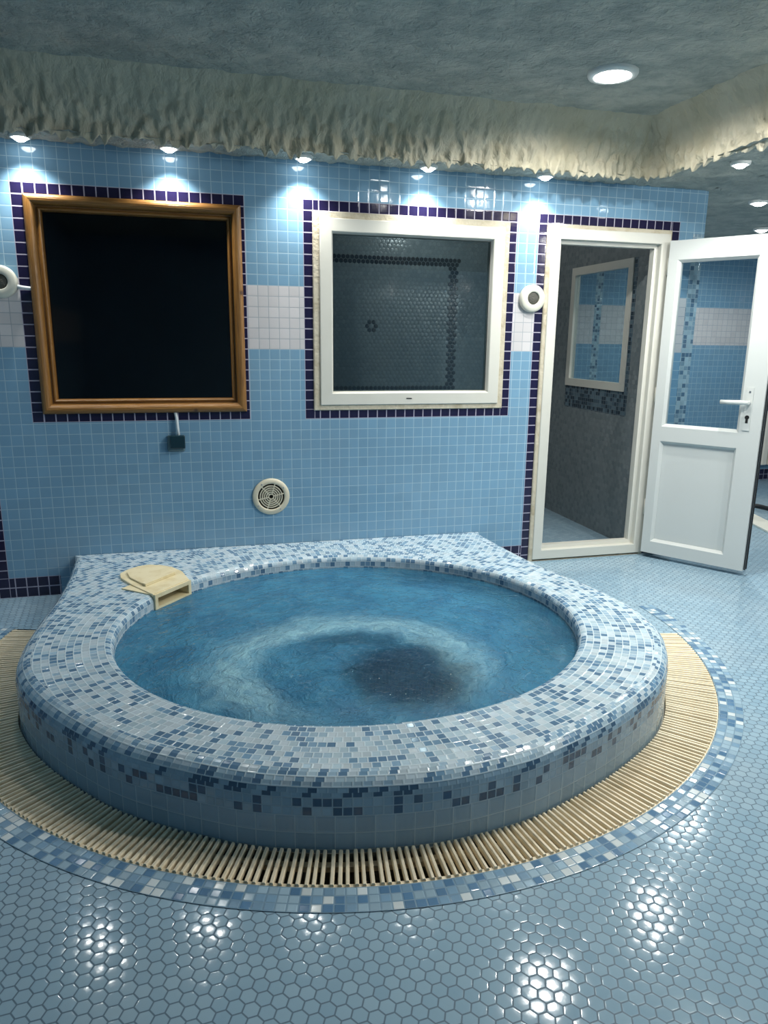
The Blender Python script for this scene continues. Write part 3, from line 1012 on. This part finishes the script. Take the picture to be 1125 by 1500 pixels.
def tub_surround():
    mb = MB()
    N = 960
    ths = [2 * PI * k / N for k in range(N + 1)]
    ri = np.array([r_in_ell(t) for t in ths])
    ro, back = [], []
    for t in ths:
        d, w = ray_out(IC, t)
        ro.append(d); back.append(w)
    ro = np.array(ro); back = np.array(back)
    cs = np.array([[math.cos(t), math.sin(t)] for t in ths])
    # where the ray leaves through the wall the rim runs flat into it
    B = np.where(back, 0.02, 1.0)
    S = 0.5
    MI_TOP, MI_SIDE, MI_PLAIN = 0, 1, 2
    rim_c = 0.55

    def curve(r, z):
        r = np.asarray(r, float); z = np.broadcast_to(np.asarray(z, float), r.shape)
        return np.c_[IC[0] + cs[:, 0] * r, IC[1] + cs[:, 1] * r, z]

    def row(pA, pB, v0, mi, part=None, smooth=True, size=S, rel=0):
        mid = (pA + pB) / 2
        seg = np.linalg.norm(np.diff(mid[:, :2], axis=0), axis=1)
        cum = np.r_[0, np.cumsum(seg)]
        n = max(1, round(cum[-1] / size))
        u = cum / cum[-1] * n + v0 * 0.37
        wid = np.linalg.norm(pB - pA, axis=1)
        for k in range(N):
            if wid[k] < 1e-4 and wid[k + 1] < 1e-4:
                continue
            if in_skim(mid[k]):
                continue
            fa = 1.0 if part is None else part[k]; fb = 1.0 if part is None else part[k + 1]
            mb.face([pA[k], pA[k + 1], pB[k + 1], pB[k]], mi, [(u[k], v0), (u[k + 1], v0), (u[k + 1], v0 + 0.999 * fb), (u[k], v0 + 0.999 * fa)], smooth)

    v = 0
    # inner wall: below water up to the inner bullnose
    zz = [1.35, 1.85, 2.35, 2.85, RIM - rim_c]
    for a, b in zip(zz[:-1], zz[1:]):
        row(curve(ri, a), curve(ri, b), v, MI_TOP); v += 1
    steps = 2
    for k in range(steps):
        a0, a1 = k / steps * PI / 2, (k + 1) / steps * PI / 2
        sub = 3
        for q in range(sub):
            b0 = a0 + (a1 - a0) * q / sub; b1 = a0 + (a1 - a0) * (q + 1) / sub
            A = curve(ri + rim_c * (1 - math.cos(b0)), RIM - rim_c + rim_c * math.sin(b0))
            Bc = curve(ri + rim_c * (1 - math.cos(b1)), RIM - rim_c + rim_c * math.sin(b1))
            mid = (A + Bc) / 2
            cum = np.r_[0, np.cumsum(np.linalg.norm(np.diff(mid[:, :2], axis=0), axis=1))]
            n = round(2 * PI * 17.0 / S); u = cum / cum[-1] * n + v * 0.37
            for j in range(N):
                if in_skim(mid[j]):
                    continue
                mb.face([A[j], A[j + 1], Bc[j + 1], Bc[j]], MI_TOP, [(u[j], v + q / sub), (u[j + 1], v + q / sub), (u[j + 1], v + (q + .999) / sub), (u[j], v + (q + .999) / sub)], True)
        v += 1
    # flat top, clipped where it reaches the outer bullnose
    start = ri + rim_c; lim = ro - B
    k = 0
    while True:
        a = np.minimum(start + k * S, lim); b = np.minimum(start + (k + 1) * S, lim)
        if (b - a).max() < 1e-4:
            break
        row(curve(a, RIM), curve(b, RIM), v, MI_TOP, np.clip((b - a) / S, 0.0, 1.0)); v += 1; k += 1
    # outer bullnose
    steps, sub = 3, 2
    for k in range(steps):
        for q in range(sub):
            b0 = (k + q / sub) / steps * PI / 2; b1 = (k + (q + 1) / sub) / steps * PI / 2
            A = curve(lim + B * math.sin(b0), RIM - B * (1 - math.cos(b0)))
            Bc = curve(lim + B * math.sin(b1), RIM - B * (1 - math.cos(b1)))
            cum = np.r_[0, np.cumsum(np.linalg.norm(np.diff(A[:, :2], axis=0), axis=1))]
            n = round(cum[-1] / S); u = cum / cum[-1] * n
            mi = MI_TOP if k < 2 else MI_SIDE
            for j in range(N):
                if back[j] and back[j + 1]:
                    continue
                mb.face([A[j], A[j + 1], Bc[j + 1], Bc[j]], mi, [(u[j], v + q / sub), (u[j + 1], v + q / sub), (u[j + 1], v + (q + .999) / sub), (u[j], v + (q + .999) / sub)], True)
        v += 1
    # outer wall: two rows of small mosaic, then large plain tiles down into the channel
    levels = [(RIM - 1.0, RIM - 1.5, MI_SIDE, S), (RIM - 1.5, RIM - 2.0, MI_SIDE, S), (RIM - 2.0, 0.95, MI_PLAIN, 1.0), (0.95, 0.0, MI_PLAIN, 1.0), (0.0, -1.0, MI_PLAIN, 1.0), (-1.0, -2.6, MI_PLAIN, 1.0)]
    for (za, zb_, mi, sz) in levels:
        A = curve(ro, za); Bc = curve(ro, zb_)
        cum = np.r_[0, np.cumsum(np.linalg.norm(np.diff(A[:, :2], axis=0), axis=1))]
        n = round(cum[-1] / sz); u = cum / cum[-1] * n
        for j in range(N):
            if back[j] and back[j + 1]:
                continue
            mb.face([A[j], A[j + 1], Bc[j + 1], Bc[j]], mi, [(u[j], v), (u[j + 1], v), (u[j + 1], v + .999), (u[j], v + .999)], True)
        v += 1
    return mb


tub_surround().build('mosaic_surround', [m_mos, m_side, m_plain], tub, merge=False)
# basin under the water, with a bench
mb = MB()
prof = [(1.0, 1.4), (1.0, -4.0), (0.97, -4.3), (0.66, -4.5), (0.62, -5.0), (0.60, -12.0), (0.57, -12.5), (0.30, -12.7), (0.06, -12.8)]
rows = []; nn = 128
for (f, z) in prof:
    rows.append([(IC[0] + IX * f * math.cos(2 * PI * k / nn), IC[1] + IY * f * math.sin(2 * PI * k / nn), z) for k in range(nn)])
acc = [0.0]
for (a, b) in zip(prof[:-1], prof[1:]):
    acc.append(acc[-1] + math.hypot((a[0] - b[0]) * IX, a[1] - b[1]) * 2)
mb.grid(rows, 0, True, True, lambda i, j: (j * 1.7, acc[i]))
mb.face(rows[-1], 0)
mb.build('basin', m_basin, tub)

# water
mb = MB()
FC = (23.0, -28.3)
nr, na = 90, 240
rows = []
WZ = 2.72
for i in range(nr + 1):
    f = (i / nr) ** 0.8 if i else 0.004
    row = []
    for k in range(na):
        x = IC[0] + (IX + 0.04) * f * math.cos(2 * PI * k / na); y = IC[1] + (IY + 0.04) * f * math.sin(2 * PI * k / na)
        rr = math.hypot(x - FC[0], y - FC[1]); aa = math.atan2(y - FC[1], x - FC[0])
        h = 0.10 * noise.fractal(Vector((x * 0.3, y * 0.3, 0.5)), 0.7, 2.0, 4)
        h += 0.10 * noise.noise(Vector((math.cos(aa) * 2.2, math.sin(aa) * 2.2, rr * 0.55)))
        h += 0.12 * math.exp(-((rr - 8.0) / 1.6) ** 2) * (0.6 + 0.8 * noise.noise(Vector((x * 0.6, y * 0.6, 3))))
        h *= min(1.0, (1 - f) * 8 + 0.15)
        row.append((x, y, WZ + h))
    rows.append(row)
b = len(mb.v)
mb.grid(rows, 0, True, True)
mb.face(rows[0], 0)
for f, i in zip(mb.f, range(len(mb.f))):
    mb.uv[i] = [(mb.v[j][0] - FC[0], mb.v[j][1] - FC[1]) for j in f]
mb.f = [tuple(reversed(f)) for f in mb.f]; mb.uv = [list(reversed(u)) for u in mb.uv]
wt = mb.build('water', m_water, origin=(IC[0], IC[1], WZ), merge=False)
tag(wt, 'swirling blue water filling the mosaic whirlpool tub', 'water', kind='stuff')

# ------------------------------------------------------------------ overflow grating: slats, rails
gr = thing('overflow_grating', (GC[0], GC[1], 0), 'curved cream plastic overflow grating around the foot of the whirlpool', 'grating')
step = 0.40 / GR
NS = int(abs(A1 - A0) / step)
CAM = (13.1322, -73.4131)
slats = []
for k in range(NS):
    th = A0 - step * (k + 0.5)
    dth, _w = ray_out(GC, th)
    r1 = GR - 0.08
    r0 = max((dth or 20) + 0.12, GR - 4.6)
    mid = (GC[0] + r1 * math.cos(th), GC[1] + r1 * math.sin(th))
    slats.append((math.hypot(mid[0] - CAM[0], mid[1] - CAM[1]), th, r0, r1, k))


def slat_mb(mb, th, r0, r1, k, local=False):
    w = 0.098 * (0.95 + 0.1 * random.random()); dz = 0.03 * (random.random() - 0.5); skew = 0.003 * (random.random() - 0.5)
    M = Matrix.Translation((GC[0], GC[1], 0)) @ Matrix.Rotation(th + skew, 4, 'Z')
    prof = [(-w, -0.22), (w, -0.22), (w, 0.02), (w * 0.6, 0.1), (-w * 0.6, 0.1), (-w, 0.02)]
    A = [tuple(M @ Vector((r0, y, z + dz))) for y, z in prof]; Bq = [tuple(M @ Vector((r1, y, z + dz))) for y, z in prof]
    for i in range(6):
        j = (i + 1) % 6
        mb.face([A[i], A[j], Bq[j], Bq[i]])
    mb.face(A[::-1]); mb.face(Bq)


order = sorted(slats)
near = set(s[4] for s in order[:100])
rest = MB()
for s in slats:
    if s[4] in near:
        m1 = MB(); slat_mb(m1, *s[1:5])
        m1.build('slat', m_cream, gr, merge=True)
    else:
        slat_mb(rest, *s[1:5])
rest.build('slats', m_cream, gr, merge=False, kind='stuff')


def arcstrip(r0, r1, z0, z1, a0, a1, n=260):
    mb = MB(); rows = []
    for (r, z) in ((r0, z0), (r1, z0), (r1, z1), (r0, z1), (r0, z0)):
        rows.append([(GC[0] + (r(t) if callable(r) else r) * math.cos(t), GC[1] + (r(t) if callable(r) else r) * math.sin(t), z) for t in [a0 + (a1 - a0) * k / n for k in range(n + 1)]])
    mb.grid(rows, 0, False, False)
    return mb


arcstrip(GR - 0.24, GR - 0.02, -0.45, -0.04, A0, A1).build('outer_rail', m_cream, gr)
arcstrip(GR - 2.05, GR - 1.7, -0.6, -0.3, A0, A1).build('middle_rail', m_cream, gr)
# mortar fillet between the tub and the inner slat ends
inner = lambda t: max((ray_out(GC, t)[0] or 20) + 0.06, GR - 4.66)
fil = arcstrip(lambda t: (ray_out(GC, t)[0] or 20) - 0.1, inner, -2.5, -0.2, A0, A1)
o = fil.build('trim_3', m_mortar)
tag(o, 'rough mortar filling between the tub wall and the grating', 'mortar', kind='structure')

# ------------------------------------------------------------------ skimmer in the rim
sk = thing('pool_skimmer', (10.5, -11.8, 2.7), 'yellowed cream plastic skimmer with an open mouth set in the tub rim', 'skimmer')


def skm(mb):
    mb.v = [tuple(SM @ Vector(p)) for p in mb.v]
    return mb


def prism(mb, pts, z0, z1):
    n = len(pts)
    mb.face([(x, y, z1) for x, y in pts]); mb.face([(x, y, z0) for x, y in pts][::-1])
    for i in range(n):
        j = (i + 1) % n
        mb.face([(*pts[i], z0), (*pts[j], z0), (*pts[j], z1), (*pts[i], z1)])


hw = SKW
mb = MB()          # housing: open box mouth
zb0, zb1, zt0, zt1 = 2.62, 2.86, 3.74, 4.0
mb.box(0.0, 3.6, -hw + 0.05, -hw + 0.3, zb0, zt1); mb.box(0.0, 3.6, hw - 0.3, hw - 0.05, zb0, zt1)
mb.box(0.0, 3.6, -hw + 0.3, hw - 0.3, zt0, zt1); mb.box(0.0, 3.6, -hw + 0.3, hw - 0.3, zb0, zb1)
mb.box(-0.16, 0.0, -hw, hw, zt0 - 0.06, zt1 + 0.02); mb.box(-0.16, 0.0, -hw, -hw + 0.34, zb0, zt0 - 0.06)
mb.box(-0.16, 0.0, hw - 0.34, hw, zb0, zt0 - 0.06); mb.box(-0.16, 0.0, -hw + 0.34, hw - 0.34, zb0, zb1 + 0.02)
skm(mb).build('housing', m_skim, sk, merge=True)
mb = MB(); mb.box(3.3, 3.6, -hw + 0.3, hw - 0.3, zb1, zt0); skm(mb).build('inner_back', m_dark, sk)
mb = MB()          # flange with rounded rear, then the raised lid with its ridge
FP = [(9.42, -13.78), (12.32, -10.38), (11.75, -8.0), (10.85, -6.45), (9.8, -5.6), (8.72, -5.25), (7.8, -5.5), (6.95, -6.3), (6.35, -7.4), (6.5, -8.7), (7.6, -10.9)]
prism(mb, FP, RIM - 0.02, RIM + 0.2)
mb.build('flange', m_skim, sk, bevel=0.04)
mb = MB()
LP = [(8.75, -11.7), (11.15, -8.9), (10.6, -7.3), (9.7, -6.3), (8.75, -5.95), (7.9, -6.2), (7.25, -6.9), (6.95, -7.7), (7.3, -9.2)]
prism(mb, LP, RIM + 0.2, RIM + 0.36)
mb.build('lid', m_skim, sk, bevel=0.05)
mb = MB()
prism(mb, [(8.75, -11.7), (11.15, -8.9), (10.8, -8.55), (8.4, -11.3)], RIM + 0.36, RIM + 0.46)
mb.build('ridge', m_skim, sk, bevel=0.03)

# ------------------------------------------------------------------ wall fittings
WALLM = lambda x, z: Matrix.Translation((x, 0, z)) @ Matrix.Rotation(PI / 2, 4, 'X')     # local z comes out of the wall


def fixture(x, z, label):
    f = thing('round_fixture', (x, 0, z), label, 'wall fixture', 'round white fixtures on the blue wall')
    M = WALLM(x, z)
    mb = MB(); mb.lathe([(0.0, 0.0), (1.34, 0.0), (1.4, 0.1), (1.4, 0.5), (1.33, 0.62), (1.2, 0.68), (0.74, 0.74), (0.66, 0.7), (0.64, 0.5)], 40, M)
    mb.build('body', m_fix, f)
    mb = MB(); mb.lathe([(0.645, 0.48), (0.62, 0.6), (0.5, 0.66), (0.22, 0.7), (0.0, 0.7)], 32, M)
    mb.build('centre', m_fixc, f)
    return f


fixture(48.72, 29.25, 'round white wall fixture between the white window and the door')
fl_ = fixture(-2.45, 29.4, 'round white wall fixture cabled to the edge of the pine frame')
mb = MB(); mb.tube([(-1.2, -0.35, 29.05), (-0.7, -0.25, 28.95), (-0.2, -0.22, 28.9), (0.12, -0.25, 28.88)], 0.17, 10)
mb.build('cable', m_cable, fl_)

vx, vz = 20.78, 9.0
vt = thing('vent_grille', (vx, 0, vz), 'round cream vent grille low on the blue wall above the tub', 'vent')
M = WALLM(vx, vz)
mb = MB(); mb.disc(1.4, 0.05, 40, M); mb.build('backing', m_dark, vt)
mb = MB()
mb.lathe([(1.32, 0.02), (1.86, 0.02), (1.9, 0.14), (1.8, 0.26), (1.45, 0.3), (1.36, 0.26), (1.32, 0.02)], 56, M)
for r in (1.12, 0.9, 0.69, 0.48, 0.27):
    mb.lathe([(r - 0.055, 0.06), (r - 0.055, 0.24), (r + 0.055, 0.24), (r + 0.055, 0.06), (r - 0.055, 0.06)], 48, M, 0, False)
for k in range(6):
    a = k * PI / 3 + 0.22
    Mk = M @ Matrix.Rotation(a, 4, 'Z')
    mb.box(0.2, 1.36, -0.05, 0.05, 0.06, 0.25, 0, Mk)
mb.build('grille', m_vent, vt)
mb = MB()
for a in (R_(215), R_(35), R_(125), R_(305)):
    mb = MB()
    mb.lathe([(0.0, 0.33), (0.07, 0.33), (0.08, 0.26)], 10, M @ Matrix.Translation((1.6 * math.cos(a), 1.6 * math.sin(a), 0)))
    mb.build('screw', m_chrome, vt)

bx = thing('control_box', (11.6, 0, 14.7), 'small dark teal box on a grey backing below the pine framed window', 'control box')
mb = MB(); mb.box(10.85, 12.5, -0.25, 0.0, 13.9, 15.5); mb.build('backing', m_boxgrey, bx, bevel=0.15)
mb = MB(); mb.box(11.15, 12.55, -0.75, -0.25, 14.25, 15.55); mb.build('cover', m_teal, bx, bevel=0.1)
mb = MB(); mb.tube([(11.75, -0.25, BT - 19.95), (11.85, -0.3, BT - 20.6), (11.9, -0.34, BT - 21.5), (11.95, -0.4, 15.45)], 0.15, 8)
mb.build('cable', m_cable, bx)

# ------------------------------------------------------------------ corridor things
rd = thing('radiator', (119.5, YB - 1.2, 3.0), 'white radiator on the far corridor wall behind the open door', 'radiator')
mb = MB()
for k in range(9):
    x = 114.6 + k * 1.5
    mb.box(x, x + 1.2, YB - 2.2, YB - 0.5, 3.1, 13.0)
mb.build('columns', m_radi, rd, bevel=0.2)
mb = MB(); mb.tube([(114.4, YB - 1.3, 12.6), (128.0 - 0.6, YB - 1.3, 12.6)], 0.45, 10); mb.build('top_tube', m_radi, rd)
mb = MB(); mb.tube([(114.4, YB - 1.3, 3.6), (128.0 - 0.6, YB - 1.3, 3.6)], 0.45, 10); mb.build('bottom_tube', m_radi, rd)
mb = MB(); mb.tube([(114.3, YB - 1.3, 4.4), (113.6, YB - 1.3, 4.4), (113.6, YB, 4.4)], 0.35, 10); mb.build('valve', m_putty, rd)
mb = MB(); mb.tube([(114.9 + 9 * k * 1.2, YB - 0.9, 3.4) for k in range(2)] + [(125.7, YB, 3.4)], 0.2, 8); mb.build('bracket', m_radi, rd)

mb = MB()
P = catmull([(93.0, 21.0), (96.2, 19.6), (97.9, 17.6), (98.4, 15.0), (99.5, 11.0), (103.0, 6.0), (108.0, 4.0)], 8)
mb.tube([(x, y, 0.34) for x, y in P], 0.32, 10)
o = mb.build('hose', m_hose)
tag(o, 'black hose lying on the corridor floor past the door edge', 'hose')
mb = MB()
Mk = Matrix.Translation((90.7, 9.2, 0)) @ Matrix.Rotation(R_(74), 4, 'Z')
mb.box(-14, 6.5, -1.5, 1.5, 0.0, 0.3, 0, Mk)
o = mb.build('trim_4', m_kerb, bevel=0.05)
tag(o, 'low white threshold strip on the corridor floor beside the door edge', 'threshold', kind='structure')

# ------------------------------------------------------------------ lamps
def light(name, typ, loc, energy, parent, **kw):
    l = bpy.data.lights.new(name, typ)
    l.energy = energy
    l.color = kw.pop('color', (1.0, 0.985, 0.93))
    for k, v in kw.items():
        setattr(l, k, v)
    o = bpy.data.objects.new(name, l)
    COL.objects.link(o)
    o.parent = parent
    o.location = Vector(loc) * T - PARENT_LOC[parent.name]
    return o


def downlight(x, y, z, label, rr=0.72, energy=6.0, group=None, bulb=None, spot=R_(120), blend=0.9, tilt=None, soft=0.02, point=False):
    d = thing('downlight', (x, y, z), label, 'ceiling lamp', group)
    M = Matrix.Translation((x, y, z))
    mb = MB(); mb.lathe([(rr * 0.98, 0.15), (rr, -0.1), (rr * 1.1, -0.2), (rr * 1.38, -0.16), (rr * 1.45, 0.02), (rr * 1.45, 0.3)], 28, M)
    mb.build('trim_ring', m_bulbring, d)
    mb = MB(); mb.lathe([(0.0, -0.46), (rr * 0.5, -0.42), (rr * 0.85, -0.26), (rr * 0.97, 0.0)], 28, M)
    mb.build('bulb', bulb or m_bulb, d)
    if point:
        light('glow', 'POINT', (x, y, z - 0.85), energy, d, shadow_soft_size=soft)
        return d
    lo = light('spot', 'SPOT', (x, y, z - 0.62), energy, d, spot_size=spot, spot_blend=blend, shadow_soft_size=soft)
    if tilt:
        lo.rotation_euler = tilt
    return d


G5 = 'downlights in the soffit over the blue wall'
zs_ = SOF - 0.12
for (x, lab) in ((0.52, 'downlight above the corner of the pine window nearest the cabled fixture'),
                 (12.46, 'downlight above the middle of the pine framed window'),
                 (24.32, 'downlight above the gap between the pine and white windows'),
                 (36.4, 'downlight above the middle of the white framed window'),
                 (48.74, 'downlight above the round fixture beside the door')):
    downlight(x, -1.75, zs_, lab, 0.62, 32.0, G5, spot=R_(114), blend=1.0)
GX = 'downlights in the ceilings'
downlight(47.6, -15.0, CEI - 0.15, 'large bright downlight in the grey plaster ceiling over the tub', 1.4, 62.0, GX, m_bulbc, spot=R_(174), blend=0.5, soft=0.03)
downlight(63.3, -11.9, zs_, 'downlight at the edge of the lower ceiling in front of the door leaf', 0.62, 50.0, GX, spot=R_(150), blend=1.0)
downlight(78.7, 3.1, zs_, 'downlight in the corridor ceiling just beyond the wall corner', 0.8, 65.0, GX, spot=R_(174), blend=0.6)
downlight(94.3, 20.1, zs_, 'downlight deep in the corridor ceiling near the far wall', 0.8, 65.0, GX, spot=R_(174), blend=0.6)


# lamps outside the picture, two of them added as fill
WIDE = dict(spot=R_(173), blend=0.5, soft=0.05)
downlight(55.3, -31.5, CEI - 0.35, 'bright downlight in the plaster ceiling beside the viewer', 1.25, 150.0, GX, m_bulbc, **WIDE)
downlight(41.8, -36.4, CEI - 0.35, 'bright downlight in the plaster ceiling in front of the viewer', 1.25, 40.0, GX, m_bulbc, **WIDE)
downlight(90.0, -68.0, zs_, 'added fill lamp under the lower ceiling at the back of the viewer', 0.8, 100.0, GX, soft=0.05, point=True)  # unseen lamp added to lift the tub's front wall
downlight(75.0, -45.0, zs_, 'bright downlight in the lower ceiling beside the viewer', 0.8, 75.0, GX, soft=0.05, point=True)
downlight(45.0, 20.0, 41.7, 'added fill lamp under the steam room ceiling behind the white window', 0.8, 10.0, GX, point=True)  # unseen lamp added to brighten the steam room interior

w = bpy.data.worlds.new('World'); SC.world = w
w.use_nodes = True
w.node_tree.nodes['Background'].inputs[0].default_value = (0.55, 0.62, 0.66, 1)
w.node_tree.nodes['Background'].inputs[1].default_value = 0.0

# ------------------------------------------------------------------ camera
cam = bpy.data.cameras.new('camera')
co = bpy.data.objects.new('camera', cam); COL.objects.link(co)
pit, yaw, rol = 0.23258, 0.26240, 0.01186
cp, sp, cy, sy = math.cos(pit), math.sin(pit), math.cos(yaw), math.sin(yaw)
fwd = Vector((sy * cp, cy * cp, -sp)); rgt = Vector((cy, -sy, 0)); up = rgt.cross(fwd)
r2 = math.cos(rol) * rgt + math.sin(rol) * up; u2 = -math.sin(rol) * rgt + math.cos(rol) * up
co.matrix_world = Matrix(((r2.x, u2.x, -fwd.x, CAM[0] * T), (r2.y, u2.y, -fwd.y, CAM[1] * T), (r2.z, u2.z, -fwd.z, 24.7365 * T), (0, 0, 0, 1)))
cam.sensor_fit = 'VERTICAL'; cam.sensor_height = 24.0; cam.lens = 24.0 * 1060.0 / 1500.0
cam.clip_start = 0.01
SC.camera = co

SC.view_settings.view_transform = 'Standard'
SC.view_settings.look = 'None'
SC.view_settings.exposure = -0.1
SC.view_settings.gamma = 1.0
SC.view_settings.use_curve_mapping = False
SC.cycles.use_denoising = True
SC.cycles.max_bounces = 8
SC.cycles.transparent_max_bounces = 12
SC.cycles.sample_clamp_indirect = 4.0
SC.cycles.caustics_reflective = False
SC.cycles.caustics_refractive = False
